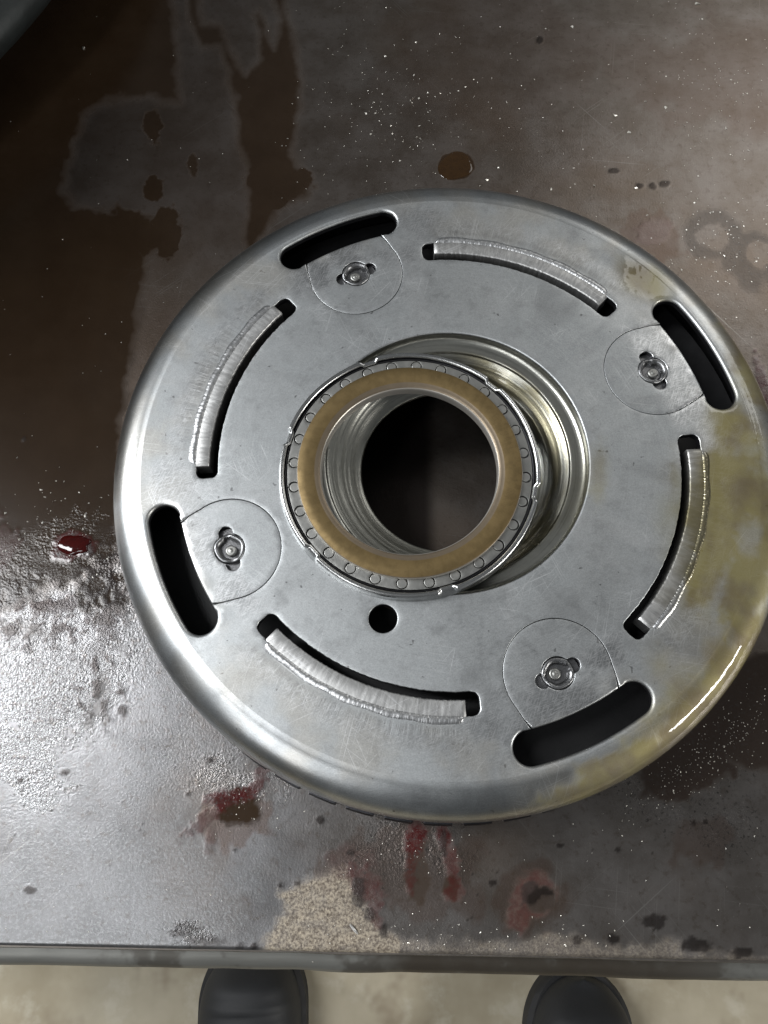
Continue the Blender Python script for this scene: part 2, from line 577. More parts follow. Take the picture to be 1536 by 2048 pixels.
def bench_material():
    t = NT('stained_bench_steel')
    P = t.pos()
    wet, red, sand, rough, pit, mott, brown_tint, warm = [t.attr(k) for k in ('wet', 'red', 'sand', 'rough', 'pit', 'mott', 'brown_tint', 'warm')]
    wet = t.range(wet, 0.0, 0.72, smooth=False)
    n0 = t.noise(P, 9, 4, 0.6)
    n1 = t.noise(P, 55, 5, 0.65)
    n2 = t.noise(P, 420, 4, 0.65)
    n3 = t.noise(P, 2200, 3, 0.6)
    cells = t.math('SUBTRACT', 1.0, t.voro(P, 1350, 'SMOOTH_F1'))
    base = t.mix(t.range(n1, 0.32, 0.68), (0.140, 0.118, 0.100), (0.198, 0.176, 0.160))
    base = t.mix(warm, t.mix(t.range(n1, 0.32, 0.68), (0.150, 0.149, 0.151), (0.205, 0.204, 0.208)), base)
    base = t.mix(t.math('MULTIPLY', t.range(n2, 0.52, 0.7), 0.45), base, (0.092, 0.072, 0.057))
    base = t.mix(t.math('MULTIPLY', t.range(n0, 0.48, 0.62), 0.45), base, (0.150, 0.110, 0.080))
    base = t.mix(t.math('MULTIPLY', t.range(n3, 0.62, 0.72), 0.4), base, (0.34, 0.325, 0.305))
    scr = scratches(t, P, (8, 52, 97, 141), 0.5, (0.74, 0.84))
    scr = t.math('MULTIPLY', scr, t.range(t.noise(P, 22, 2), 0.5, 0.68))
    base = t.mix(t.math('MULTIPLY', scr, 0.35), base, (0.36, 0.35, 0.33))
    flake = t.range(t.noise(t.mapping(P, (1, 1, 1), 0, (5, 2, 0)), 1000, 5, 0.7), 0.50, 0.58)
    base = t.mix(t.math('MULTIPLY', mott, t.math('MULTIPLY', flake, 0.6)), base, (0.29, 0.295, 0.297))
    base = t.mix(t.math('MULTIPLY', mott, 0.22), base, (0.25, 0.255, 0.26))
    base = t.mix(t.math('MULTIPLY', brown_tint, 0.7), base, t.mix(n2, (0.085, 0.040, 0.026), (0.115, 0.072, 0.048)))
    base = t.mix(t.math('MULTIPLY', wet, 0.95), base, t.mix(n1, (0.015, 0.0078, 0.0032), (0.030, 0.0165, 0.0070)))
    sandc = t.mix(t.range(t.math('ADD', t.math('MULTIPLY', t.noise(P, 1300, 3, 0.6), 0.65), t.math('MULTIPLY', n2, 0.35)), 0.38, 0.62), (0.085, 0.062, 0.042), (0.38, 0.325, 0.245))
    base = t.mix(sand, base, sandc)
    base = t.mix(t.math('MULTIPLY', red, t.range(t.noise(P, 300, 4, 0.7), 0.32, 0.60, 0.55, 1.0)), base, t.mix(n2, (0.075, 0.0055, 0.0045), (0.018, 0.003, 0.003)))
    pores = t.math('MULTIPLY', t.range(rough, 0.2, 0.7), t.range(t.noise(P, 900, 4, 0.8), 0.545, 0.63))
    base = t.mix(t.math('MULTIPLY', pores, 0.85), base, (0.05, 0.046, 0.043))
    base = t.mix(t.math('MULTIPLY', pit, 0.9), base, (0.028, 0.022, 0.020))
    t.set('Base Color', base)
    met = t.math('MULTIPLY', 0.88, t.math('SUBTRACT', 1.0, t.math('MAXIMUM', t.math('MULTIPLY', sand, 0.85), red)))
    met = t.math('MULTIPLY', met, t.math('SUBTRACT', 1.0, t.math('MULTIPLY', wet, 0.92)))
    t.set('Metallic', met)
    ro = t.lerp(n1, 0.29, 0.40)
    ro = t.lerp(t.math('MULTIPLY', mott, flake), ro, 0.30)
    t.set('Specular IOR Level', t.lerp(wet, 0.5, 0.28))
    ro = t.lerp(wet, ro, 0.17)
    ro = t.lerp(rough, ro, t.lerp(wet, 0.25, 0.15))
    ro = t.lerp(sand, ro, 0.62)
    ro = t.lerp(red, ro, 0.22)
    t.set('Roughness', ro)
    t.set('Coat Weight', t.math('MAXIMUM', t.math('MULTIPLY', red, 0.6), t.math('MULTIPLY', wet, 0.08)))
    t.set('Coat Roughness', 0.12)
    n4 = t.noise(P, 1450, 3, 0.6)
    n5 = t.noise(P, 3000, 2, 0.6)
    grit = t.math('ADD', t.math('MULTIPLY', n4, 0.8), t.math('ADD', t.math('MULTIPLY', n5, 0.35), t.math('MULTIPLY', n2, 0.25)))
    k = t.math('ADD', 0.09, t.math('ADD', t.math('MULTIPLY', rough, 0.30), t.math('MULTIPLY', sand, 0.5)))
    k = t.math('MULTIPLY', k, t.lerp(wet, 1.0, 0.35))
    b1 = t.bump(grit, k, 0.0005)
    drops = t.math('MULTIPLY', t.range(rough, 0.3, 0.8), t.range(t.noise(P, 110, 4, 0.65), 0.36, 0.68))
    b2 = t.bump(cells, t.math('MULTIPLY', drops, 0.42), 0.0003, b1)
    t.set('Normal', b2)
    return t.m


def bench_paint(co):
    """stains and tone patches of the bench top, laid out on its surface"""
    u, v = to_plan(co)
    B = lambda *a, **k: blob(u, v, *a, **k)
    mx = np.maximum.reduce
    wob = (fbm(u, v, 60, 5, 3) - 0.5) * 60
    wob2 = (fbm(u, v, 24, 4, 9) - 0.5) * 26
    # brown oil film, upper left, with a dry island in it
    d = poly_d(u, v, [(-400, -200), (340, -200), (346, 40), (352, 150), (358, 200), (325, 204), (296, 180), (260, 196), (200, 200),
                      (170, 225), (145, 290), (122, 385), (150, 412), (205, 425), (262, 455), (290, 520), (262, 700), (238, 850),
                      (236, 1090), (160, 1120), (90, 1180), (-20, 1230), (-400, 1240)])
    w1 = sstep(-22, 18, d + wob2 * 0.9) * (0.80 + 0.2 * sstep(-0.1, 0.2, wob / 60))
    d = poly_d(u, v, [(366, -40), (392, -40), (402, 50), (440, 52), (462, 105), (492, 150), (520, 115), (515, 60), (505, 30), (520, 20),
                      (548, 100), (560, 40), (530, -40), (560, -40), (583, 60), (600, 140), (598, 240), (584, 300), (590, 330), (620, 352),
                      (618, 395), (560, 410), (530, 470), (500, 500), (486, 480), (494, 410), (490, 330), (480, 290), (470, 200),
                      (440, 92), (400, 92), (380, 40)])
    w2 = sstep(-16, 14, d + wob2 * 0.7) * 0.74
    w3 = mx([B(305, 252, 20, 34), B(306, 375, 22, 26), B(330, 465, 34, 52), B(385, 330, 12, 26) * 0.7,
             B(557, 370, 66, 46), B(911, 332, 38, 29, rag=0.16, soft=0.12), B(250, 470, 90, 60) * 0.8,
             B(475, 1615, 48, 36) * 0.8, B(835, 1745, 26, 70) * 0.55, B(900, 1775, 18, 30) * 0.6])
    ring = np.clip(B(1425, 468, 66, 58, rag=0.25) - B(1428, 472, 34, 28, rag=0.3), 0, 1)
    ring2 = np.clip(B(1508, 520, 70, 62, 30, rag=0.3) - B(1520, 508, 26, 30, rag=0.3), 0, 1)
    ring = np.maximum(ring, ring2) * 0.5
    wr = sstep(0, 1, mx([B(1500, 1420, 150, 120), B(1400, 1500, 150, 70, -35)])) * 0.75
    wl = mx([B(60, 1110, 190, 60, rag=0.6), B(200, 1180, 60, 40, rag=0.8), B(50, 1260, 40, 30, rag=0.9, soft=0.9) * 0.25, B(195, 1400, 18, 60, 20, rag=1.2, soft=0.9) * 0.3])
    # black patch on the bench inside the drum, with a straight edge
    bore_patch = sstep(-16, 16, poly_d(u, v, [(560, 700), (860, 700), (864, 1130), (560, 1140)]))
    wet = mx([w1, w2, w3, ring, wr, wl * 0.9])
    # red fluid
    red = mx([B(150, 1090, 44, 26, rag=0.5), B(128, 1108, 26, 20), B(470, 1592, 62, 15, -8, rag=0.6), B(440, 1602, 14, 26), B(520, 1558, 14, 44, 25, rag=0.7) * 0.8,
              B(412, 1640, 50, 14, -38, rag=0.9) * 0.6, B(420, 1680, 10, 34, 10, rag=0.9) * 0.35,
              B(832, 1672, 24, 44, 4, rag=0.5), B(822, 1735, 12, 60, 4, rag=0.8) * 0.6, B(886, 1668, 16, 34, -10), B(903, 1722, 16, 62, -12, rag=0.6) * 0.75, B(908, 1785, 22, 22) * 0.65,
              B(735, 1772, 30, 58, -36, rag=0.6) * 0.75, B(700, 1725, 46, 40, rag=0.8) * 0.35, B(752, 1838, 12, 26, -30) * 0.7,
              np.clip(B(1070, 1790, 50, 46, rag=0.35) - B(1082, 1800, 30, 30, rag=0.3), 0, 1) * 0.7, B(1038, 1838, 28, 34, rag=0.5) * 0.7,
              B(1530, 790, 14, 90, -14, rag=0.4) * 0.9, B(1305, 465, 40, 26, rag=0.6) * 0.35, B(10, 1092, 30, 60, rag=0.8) * 0.3, 
              B(1012, 1660, 30, 8, rag=0.8) * 0.0])
    brown_tint = mx([B(1310, 470, 60, 50, rag=0.8) * 0.6, B(470, 1640, 70, 50, rag=0.7) * 0.7, B(860, 1750, 130, 100, rag=0.8) * 0.55, B(700, 1740, 70, 60, rag=0.8) * 0.5, B(1060, 1800, 80, 70, rag=0.7) * 0.6,
               B(1400, 1680, 60, 60, rag=0.9) * 0.5, B(640, 320, 500, 260, rag=0.8) * 0.15, B(1390, 150, 160, 140, rag=0.8) * 0.35, B(1000, 120, 230, 150, rag=0.9) * 0.3, B(60, 780, 160, 330, rag=0.5) * 0.5, B(250, 250, 420, 380, soft=0.9, rag=0.4) * 0.45, B(330, 720, 180, 240, soft=0.9) * 0.35])  # the last broad soft blobs deepen the brown at the upper left
    # bare sandy metal along the front edge
    d = poly_d(u, v, [(555, 1790), (600, 1768), (650, 1752), (690, 1740), (705, 1790), (735, 1820), (760, 1855), (800, 1872), (880, 1884), (1000, 1882), (1060, 1880),
                      (1090, 1872), (1130, 1874), (1250, 1896), (1360, 1880), (1375, 1905), (1536, 1915), (1536, 1960), (480, 1960), (535, 1880), (575, 1820)])
    sand = sstep(-14, 12, d + wob2 * 1.3) * (0.55 + 0.45 * fbm(u, v, 12, 3, 5))
    sand = sand * np.where(u > 800, 0.45, 1.0)
    # dark pits and blotches
    pits = [(1310, 1845, 23, 17), (1392, 1890, 28, 17), (1482, 1906, 30, 11), (768, 1862, 10, 16), (1226, 1878, 13, 10), (1155, 1880, 12, 10), (366, 1858, 30, 17), (412, 1880, 36, 11),
            (376, 1589, 6, 5), (594, 1768, 8, 6), (560, 1772, 7, 5), (985, 1766, 10, 7), (1060, 1790, 22, 26), (1086, 1782, 24, 10), (716, 1785, 14, 34), (740, 1830, 14, 16), (886, 1690, 8, 30),
            (480, 1893, 9, 7), (508, 1893, 8, 8), (1280, 372, 8, 6), (1306, 372, 8, 7), (1330, 368, 12, 7), (1228, 342, 12, 5), (240, 1385, 12, 6), (245, 1420, 10, 12),
            (40, 1560, 8, 6), (170, 1100, 18, 14), (640, 1640, 10, 8), (1120, 1690, 8, 5), (1235, 1700, 7, 5), (20, 1260, 18, 14), (210, 1240, 20, 16), (190, 1330, 9, 22), (700, 1705, 10, 7),
            (1410, 1645, 6, 5), (1388, 1645, 5, 6), (470, 1700, 4, 5), (420, 1520, 8, 6), (60, 1780, 14, 9), (130, 1545, 9, 6), (1080, 80, 8, 7), (48, 878, 5, 6)]
    pit = np.zeros(len(u))
    for q in pits:
        rg = 0.55 if max(q[2:]) > 14 else 0.35
        pit = np.maximum(pit, B(*q, rag=rg) * (0.85 if q[1] < 1840 or q[0] > 500 else 0.55))
    # random grit
    g = vnoise(u / 5.0, v / 5.0, 77)
    dens = fbm(u, v, 120, 3, 21)
    pit = np.maximum(pit, sstep(0.945, 0.985, g) * sstep(0.50, 0.62, dens) * 0.75 * (v > 1080))
    pit = np.maximum(np.maximum(pit, bore_patch), wr * 0.95)
    pit = np.maximum(pit, sstep(0.50, 0.57, fbm(u, v, 22, 4, 63)) * mx([B(215, 1175, 75, 110, soft=0.9), B(90, 1200, 150, 60, soft=0.9)]) * 1.0)
    pit = np.maximum(pit, sstep(0.53, 0.62, fbm(u, v, 16, 4, 61)) * B(190, 1390, 60, 110, 20, soft=0.9) * 0.85)
    pit = np.maximum(pit, sstep(0.55, 0.63, fbm(u, v, 18, 4, 62)) * B(120, 1240, 190, 80, soft=0.9) * 0.85)
    # wet sparkling crust
    rough = mx([B(90, 1300, 260, 230, rag=0.7, soft=0.8), B(40, 1530, 120, 110, rag=0.8, soft=0.8), B(240, 1130, 60, 80, rag=0.8), B(480, 1560, 110, 80, rag=0.9, soft=0.8) * 0.9, B(820, 1700, 170, 110, rag=0.8, soft=0.8) * 0.7,
                B(1420, 1500, 240, 150, -35, rag=0.5, soft=0.8), B(1470, 1650, 130, 110, rag=0.7, soft=0.8) * 0.8, ring, B(350, 1450, 160, 120, rag=0.9) * 0.35, B(140, 1080, 130, 50, rag=0.8) * 0.8,
                B(375, 1862, 50, 26, rag=0.7) * 0.8, B(730, 1780, 60, 70, rag=0.8) * 0.5])
    rough = np.maximum(rough, 0.16)
    mott = sstep(0, 1, mx([B(130, 1780, 330, 150, rag=0.8), B(40, 1870, 420, 50, rag=0.5), B(250, 1560, 300, 130, rag=0.9) * 0.45])) * 0.85
    h = (fbm(u, v, 8, 3, 31) - 0.5) * 0.00010 * rough * sstep(0.44, 0.58, fbm(u, v, 40, 3, 33)) + red * 0.00012 + pit * 0.00008
    warm = 1 - sstep(1000, 1250, v + wob * 2) * (1 - sstep(430, 800, u + wob * 3)) - 0.35 * sstep(1250, 1600, v + wob * 2) * sstep(430, 800, u + wob * 3)
    return dict(warm=warm, wet=wet, red=red, sand=sand, rough=rough, pit=pit, mott=mott, brown_tint=brown_tint), h


def axis(lo, a, b, hi, fine, coarse):
    return np.unique(np.concatenate([np.arange(lo, a, coarse), np.arange(a, b, fine), np.arange(b, hi + 1e-6, coarse), [hi]]).round(6))


xs = axis(-0.75, -0.19, 0.145, 0.75, 0.00058, 0.04)
vs = axis(0.0, 0.0, 0.365, 0.75, 0.00058, 0.035)
X, V = np.meshgrid(xs, vs)
Yw = FY + SL * X + V
co = np.stack([X.ravel(), Yw.ravel(), np.zeros(X.size)], 1)
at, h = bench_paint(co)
edge = np.clip(V.ravel() / 0.0012, 0, 1)
co[:, 2] = h * sstep(0, 1, edge) - 0.0008 * (1 - np.sqrt(1 - (1 - edge) ** 2 + 1e-9))
r_d = np.hypot(co[:, 0], co[:, 1])
co[:, 2] = np.where(r_d < 0.101, np.minimum(co[:, 2], 0.0), co[:, 2])
nx, ny = len(xs), len(vs)
ii = np.arange(nx * ny).reshape(ny, nx)
q = np.stack([ii[:-1, :-1].ravel(), ii[:-1, 1:].ravel(), ii[1:, 1:].ravel(), ii[1:, :-1].ravel()], 1)
M_BENCH = bench_material()
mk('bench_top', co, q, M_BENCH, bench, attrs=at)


def rail_material():
    t = NT('painted_rail')
    P = t.pos()
    n1 = t.noise(P, 60, 4, 0.6)
    n2 = t.noise(t.mapping(P, (40, 300, 300)), 1, 4, 0.6)
    sx = t.n('ShaderNodeSeparateXYZ')
    t.put(sx.inputs[0], P)
    stain = t.math('MULTIPLY', t.range(sx.outputs[0], -0.030, -0.008), t.range(sx.outputs[0], 0.085, 0.050))
    stain = t.math('MULTIPLY', stain, t.range(n1, 0.36, 0.52))
    col = t.mix(n2, (0.11, 0.11, 0.10), (0.20, 0.20, 0.185))
    col = t.mix(t.math('MULTIPLY', t.range(n1, 0.52, 0.64), 0.7), col, (0.05, 0.043, 0.035))
    col = t.mix(t.math('MULTIPLY', stain, 0.9), col, (0.045, 0.036, 0.026))
    t.set('Base Color', col)
    t.set('Metallic', 0.5)
    t.set('Roughness', t.lerp(n1, 0.34, 0.55))
    t.set('Normal', t.bump(n2, 0.15, 0.0005))
    return t.m


def sweep_x(prof, x0, x1, n, mat, name, parent, wobble=0.0):
    """bar along the bench's front edge: prof = (distance in front of the edge, z) closed"""
    xx = np.linspace(x0, x1, n)
    m = len(prof)
    Vv = []
    for x in xx:
        wb = wobble * (float(fbm(np.array([x * 1000]), np.array([3.0]), 28.0, 3, 91)[0]) - 0.5)
        for (f, z) in prof:
            Vv.append((x, FY + SL * x - f + wb, z + wb * 0.5))
    F = []
    for a in range(n - 1):
        for b in range(m):
            F.append((a * m + b, a * m + (b + 1) % m, (a + 1) * m + (b + 1) % m, (a + 1) * m + b))
    F += [tuple(range(m))[::-1], tuple((n - 1) * m + k for k in range(m))]
    return mk(name, Vv, F, mat, parent, sharp=40)


M_RAIL = rail_material()
sweep_x([(-0.004, -0.0012), (0.0004, -0.0008), (0.0007, -0.0016), (0.0007, -0.0042), (0.0, -0.005), (-0.004, -0.005)], -0.75, 0.75, 700,
        plain('sheet_edge_steel', (0.10, 0.09, 0.08), 0.5, 0.8), 'sheet_edge', bench, wobble=0.0009)
sweep_x([(-0.03, -0.0075), (0.0030, -0.0072), (0.0052, -0.0078), (0.0066, -0.0095), (0.0072, -0.0120), (0.0072, -0.045), (0.004, -0.047), (-0.03, -0.047)],
        -0.75, 0.75, 500, M_RAIL, 'front_rail', bench, wobble=0.0016)
Vb = []
mk('bench_body', [(-0.74, FY + 0.03, -0.006), (0.74, FY + 0.03, -0.006), (0.74, FY + 0.74, -0.006), (-0.74, FY + 0.74, -0.006),
                  (-0.74, FY + 0.03, -0.05), (0.74, FY + 0.03, -0.05), (0.74, FY + 0.74, -0.05), (-0.74, FY + 0.74, -0.05)],
   [(0, 1, 2, 3), (7, 6, 5, 4), (0, 4, 5, 1), (1, 5, 6, 2), (2, 6, 7, 3), (3, 7, 4, 0)], M_RAIL, bench, smooth=False)
for (lx, ly) in ((-0.7, 0.06), (0.7, 0.06), (-0.7, 0.7), (0.7, 0.7)):
    a = 0.025
    y = FY + ly
    mk('bench_leg', [(lx + sx_ * a, y + sy_ * a, zz) for zz in (-0.051, FZ) for sx_, sy_ in ((-1, -1), (1, -1), (1, 1), (-1, 1))],
       [(0, 1, 2, 3), (7, 6, 5, 4), (0, 4, 5, 1), (1, 5, 6, 2), (2, 6, 7, 3), (3, 7, 4, 0)], M_RAIL, bench, smooth=False)


# ------------------------------------------------------------------ the drum
drum = thing('steel_drum', 'round slotted steel transmission drum with rounded rim, standing on the workbench', 'machine part')


def drum_paint(co):
    u, v = to_plan(co)
    B = lambda *a, **k: blob(u, v, *a, **k)
    mx = np.maximum.reduce
    oil = mx([B(1290, 560, 60, 34, 35, soft=0.9, rag=0.22, ns=40), B(1470, 860, 70, 60, soft=0.8) * 0.8, B(1440, 1010, 75, 130, 8, soft=0.6), B(1405, 1150, 50, 80, 15, soft=0.7),
              B(1500, 1120, 60, 260, 6, soft=0.5) * 0.85, B(1470, 1330, 70, 120, 35, soft=0.6) * 0.8, B(1395, 1410, 110, 70, -45, soft=0.7) * 0.75,
              B(1240, 1540, 150, 50, -30, soft=0.5) * 0.85, B(1350, 1470, 120, 60, -40, soft=0.6) * 0.6, B(1500, 720, 40, 190, -22, soft=0.6) * 0.85, B(1440, 600, 40, 120, -40, soft=0.7) * 0.45,
              B(1195, 945, 26, 60, soft=0.9) * 0.5, B(1348, 960, 14, 60, soft=0.9) * 0.4, B(1150, 1590, 90, 26, -15, soft=0.7) * 0.7, B(1320, 1330, 40, 40, soft=0.9) * 0.35,
              B(1490, 1000, 60, 330, 2, soft=0.9, rag=0.3) * 0.6, B(1370, 1440, 190, 75, -42, soft=0.8, rag=0.3) * 0.55, B(1240, 1560, 190, 34, -27, soft=0.7, rag=0.3) * 0.6, B(1425, 1060, 100, 190, 8, soft=0.9, rag=0.4) * 0.75, B(1435, 1030, 62, 165, 7, soft=0.45, rag=0.35), B(1390, 1420, 150, 48, -42, soft=0.6, rag=0.35) * 0.85, B(1225, 1556, 130, 28, -25, soft=0.6, rag=0.3) * 0.85])
    dry = B(1500, 1075, 26, 46, soft=0.8) * 0.7
    oil = np.clip(oil * 1.3 - dry, 0, 1)
    # units again, for what belongs to the drum itself
    x, y = co[:, 0] / S, -co[:, 1] / S
    r, th = np.hypot(x, y), np.degrees(np.arctan2(y, x))
    burn = np.zeros(len(u))
    brush = np.zeros(len(u))
    for k in range(4):
        c = -68.5 + 90 * k
        da = np.abs((th - c + 180) % 360 - 180)
        ang = 1 - sstep(21, 27, da)
        rag = fbm(th * 1.3, r * 0.02, 1.0, 3, 50 + k) * 46 - 14
        burn = np.maximum(burn, ang * sstep(333, 337, r) * (1 - sstep(338, 348 + rag, r)) * (0.26 + 0.6 * fbm(th * 0.3, r * 0.01, 1.0, 2, 80 + k)))
        brush = np.maximum(brush, ang * sstep(338, 345, r) * (1 - sstep(350, 372, r)) * 0.45 * fbm(th * 3.0, r * 0.1, 1.0, 3, 60 + k) * 2)
        px, py = 298 * math.cos(math.radians(-114 + 90 * k)), 298 * math.sin(math.radians(-114 + 90 * k))
        dd = np.hypot(x - px, y - py)
        out = sstep(-14, 8, r - 298) * (1 - sstep(70, 105, dd))
        brush = np.maximum(brush, out * sstep(0.34, 0.60, fbm(x, y, 34, 3, 70 + k)))
        dsl = np.abs((th - (-114 + 90 * k) - 19 + 180) % 360 - 180)
        brush = np.maximum(brush, 0.8 * (1 - sstep(3, 8, dsl)) * sstep(300, 330, r) * (1 - sstep(370, 392, r)) * sstep(0.3, 0.6, fbm(x, y, 30, 3, 95)))
    return dict(oil=oil, burn=burn, brush=np.clip(brush, 0, 1))


PIN0, RP = -114.0, 298.0


def slot_d_outline():
    """big slot joined with the D of the pin plug, in the frame whose x axis runs through the pin. returns points, edge roundings"""
    ri, ro, rm, ea, er = 346.5, 386.0, 366.2, 10.6, 19.8
    ja = math.degrees(math.asin(57 / 346.5))
    P, wd = [], []

    def add(pts, w):
        for p in pts:
            P.append(p)
            wd.append(w)
    add(arc(0, 0, ri, ja, ea, 4), 2.2)
    c = (rm * math.cos(math.radians(ea)), rm * math.sin(math.radians(ea)))
    add(arc(c[0], c[1], er, 180 + ea, ea, 22)[1:-1], 4.2)
    add(arc(0, 0, ro, ea, -ea, 48), 4.2)
    c = (rm * math.cos(math.radians(ea)), -rm * math.sin(math.radians(ea)))
    add(arc(c[0], c[1], er, -ea, -ea - 180, 22)[1:-1], 4.2)
    add(arc(0, 0, ri, -ea, -ja, 4), 2.2)
    # D
    add([(330, -60.0), (316, -62.4)], 0.8)
    add(arc(RP, 0, 64.5, -75, -285, 80), 0.6)
    add([(316, 62.4), (330, 60.0)], 0.8)
    return np.array(P), np.array(wd)


def slot_outline(a0, a1, ri, ro, cr):
    """thin arc slot with rounded corners"""
    P = []
    rm = (ri + ro) / 2
    di, do = math.degrees(cr / (ri + cr)), math.degrees(cr / (ro - cr))
    P += arc(0, 0, ri, a0 + di, a1 - di, 90)
    t1 = math.radians(a1)
    k = a1 - di
    c = ((ri + cr) * math.cos(math.radians(k)), (ri + cr) * math.sin(math.radians(k)))
    P += arc(c[0], c[1], cr, a1 + 180 - 2, a1 + 90, 7)[1:]
    k = a1 - do
    c = ((ro - cr) * math.cos(math.radians(k)), (ro - cr) * math.sin(math.radians(k)))
    P += arc(c[0], c[1], cr, a1 + 90, a1, 7)
    P += arc(0, 0, ro, a1 - do, a0 + do, 90)
    k = a0 + do
    c = ((ro - cr) * math.cos(math.radians(k)), (ro - cr) * math.sin(math.radians(k)))
    P += arc(c[0], c[1], cr, a0, a0 - 90, 7)[1:]
    k = a0 + di
    c = ((ri + cr) * math.cos(math.radians(k)), (ri + cr) * math.sin(math.radians(k)))
    P += arc(c[0], c[1], cr, a0 - 90, a0 - 180 + 2, 7)
    return np.array(P)


def rsw(P, wd, step):
    """resample an outline with its roundings"""
    Q, w2 = [], []
    for i in range(len(P)):
        a, b = P[i], P[(i + 1) % len(P)]
        L = np.hypot(*(b - a))
        if L < 0.3:
            continue
        k = max(1, int(round(L / step)))
        for t in range(k):
            Q.append(a + (b - a) * t / k)
            w2.append(wd[i] + (wd[(i + 1) % len(P)] - wd[i]) * t / k)
    return np.array(Q), np.array(w2)


def orient(P, w):
    A = (P[:, 0] * np.roll(P[:, 1], -1) - np.roll(P[:, 0], -1) * P[:, 1]).sum()
    return (P, w) if A > 0 else (P[::-1].copy(), w[::-1].copy())


TH_ = 11.0                       # plate thickness in units


def plate_with_holes(outer, holes, grid, thick, name, mat, parent, z0=0.0, outer_round=None, zfun=None, paint=None, cut=None):
    """flat plate, top at depth z0: outer loop (ccw) and holes [(pts ccw, rounding)] with rounded edges and walls"""
    pts = [outer if outer_round is None else outer - normals_out(outer) * outer_round[:, None]]
    for P, w in holes:
        pts.append(P + normals_out(P) * w[:, None])
    allp = np.concatenate(pts)
    edges, k = [], 0
    for p in pts:
        n = len(p)
        edges += [(k + i, k + (i + 1) % n) for i in range(n)]
        k += n
    lo, hi = outer.min(0), outer.max(0)
    gx, gy = np.meshgrid(np.arange(lo[0], hi[0], grid), np.arange(lo[1], hi[1], grid * 0.866))
    gx = gx + (np.arange(gx.shape[0]) % 2)[:, None] * grid / 2
    g = np.stack([gx.ravel(), gy.ravel()], 1)
    g += np.random.RandomState(3).uniform(-.12, .12, g.shape) * grid
    keep = poly_d(g[:, 0], g[:, 1], pts[0]) > grid * 0.55
    for p in pts[1:]:
        b0, b1 = p.min(0) - grid, p.max(0) + grid
        m = keep & (g[:, 0] > b0[0]) & (g[:, 0] < b1[0]) & (g[:, 1] > b0[1]) & (g[:, 1] < b1[1])
        idx = np.where(m)[0]
        if len(idx):
            keep[idx] = poly_d(g[idx, 0], g[idx, 1], p) < -grid * 0.45
    g = g[keep]
    inp = np.concatenate([allp, g])
    r = delaunay_2d_cdt([Vector(p) for p in inp], edges, [], 0, 1e-5)
    vv = np.array([tuple(p) for p in r[0]])
    ff = np.array([f for f in r[2]])
    cen = vv[ff].mean(1)
    ok = poly_d(cen[:, 0], cen[:, 1], pts[0]) > 0
    for p in pts[1:]:
        b0, b1 = p.min(0), p.max(0)
        m = ok & (cen[:, 0] > b0[0]) & (cen[:, 0] < b1[0]) & (cen[:, 1] > b0[1]) & (cen[:, 1] < b1[1])
        idx = np.where(m)[0]
        if len(idx):
            ok[idx] = poly_d(cen[idx, 0], cen[idx, 1], p) < 0
    ff = ff[ok]
    # orientation: seen from above in world (y is flipped), so ccw in drum units must be reversed
    e1, e2 = vv[ff[:, 1]] - vv[ff[:, 0]], vv[ff[:, 2]] - vv[ff[:, 0]]
    A = e1[:, 0] * e2[:, 1] - e1[:, 1] * e2[:, 0]
    ff = np.where((A > 0)[:, None], ff[:, ::-1], ff)
    # original vertex for every boundary point
    origin = {}
    for i, src in enumerate(r[3]):
        for s_ in src:
            origin[s_] = i
    V2 = [np.c_[vv, np.full(len(vv), z0)]]
    F = [tuple(f) for f in ff]
    nv = len(vv)
    k = 0
    loops = []
    loops.append((outer, outer_round, 1))
    for P, w in holes:
        loops.append((P, w, -1))
    for P, w, sgn in loops:
        n = len(P)
        top = [origin[k + i] for i in range(n)]
        k += n
        prev = top
        N = normals_out(P)
        rings = []
        if w is not None:
            for a in (22.5, 45, 67.5, 90):
                s_, c_ = math.sin(math.radians(a)), math.cos(math.radians(a))
                rings.append((P + sgn * -1 * N * (w * (1 - s_))[:, None], z0 + w * (1 - c_)))
        rings.append((P, np.full(n, z0 + thick)))
        if w is None:
            rings = []
        for Q, z in rings:
            V2.append(np.c_[Q, z])
            cur = list(range(nv, nv + n))
            nv += n
            for i in range(n):
                j = (i + 1) % n
                f = (prev[i], prev[j], cur[j], cur[i])
                F.append(f if sgn > 0 else f[::-1])
            prev = cur
    V2 = np.concatenate(V2)
    wv = Wd(V2[:, 0], V2[:, 1], V2[:, 2])
    o = mk(name, wv, F, mat, parent, sharp=50, attrs=paint(wv) if paint else None)
    if cut:
        o.data.materials.append(cut)
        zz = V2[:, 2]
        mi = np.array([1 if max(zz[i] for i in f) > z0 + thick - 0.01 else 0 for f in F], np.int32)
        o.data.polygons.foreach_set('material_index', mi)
    return o


holes = []
SD, SDw = rsw(*slot_d_outline(), 3.0)
for k in range(4):
    P, w = orient(rot(SD, PIN0 + 90 * k), SDw)
    holes.append((P, w))
for k in range(4):
    P = resample(slot_outline(-95.4 + 90 * k, -42.6 + 90 * k, 294.0, 321.5, 9.0), 3.2)
    P = ccw(P)
    jag = np.random.RandomState(k).uniform(-0.35, 0.35, len(P))
    P = P + normals_out(P) * jag[:, None]
    holes.append((P, np.full(len(P), 1.3)))
P = ccw(np.array(arc(224.3 * math.cos(math.radians(111.7)), 224.3 * math.sin(math.radians(111.7)), 17.2, 0, 360, 49)[:-1]))
holes.append((P, np.full(len(P), 1.4)))
P = ccw(np.array(arc(0, 0, 178.5, 0, 360, 241)[:-1]))
holes.append((P, np.full(len(P), 2.2)))
outer = ccw(np.array(arc(0, 0, 392.0, 0, 360, 481)[:-1]))
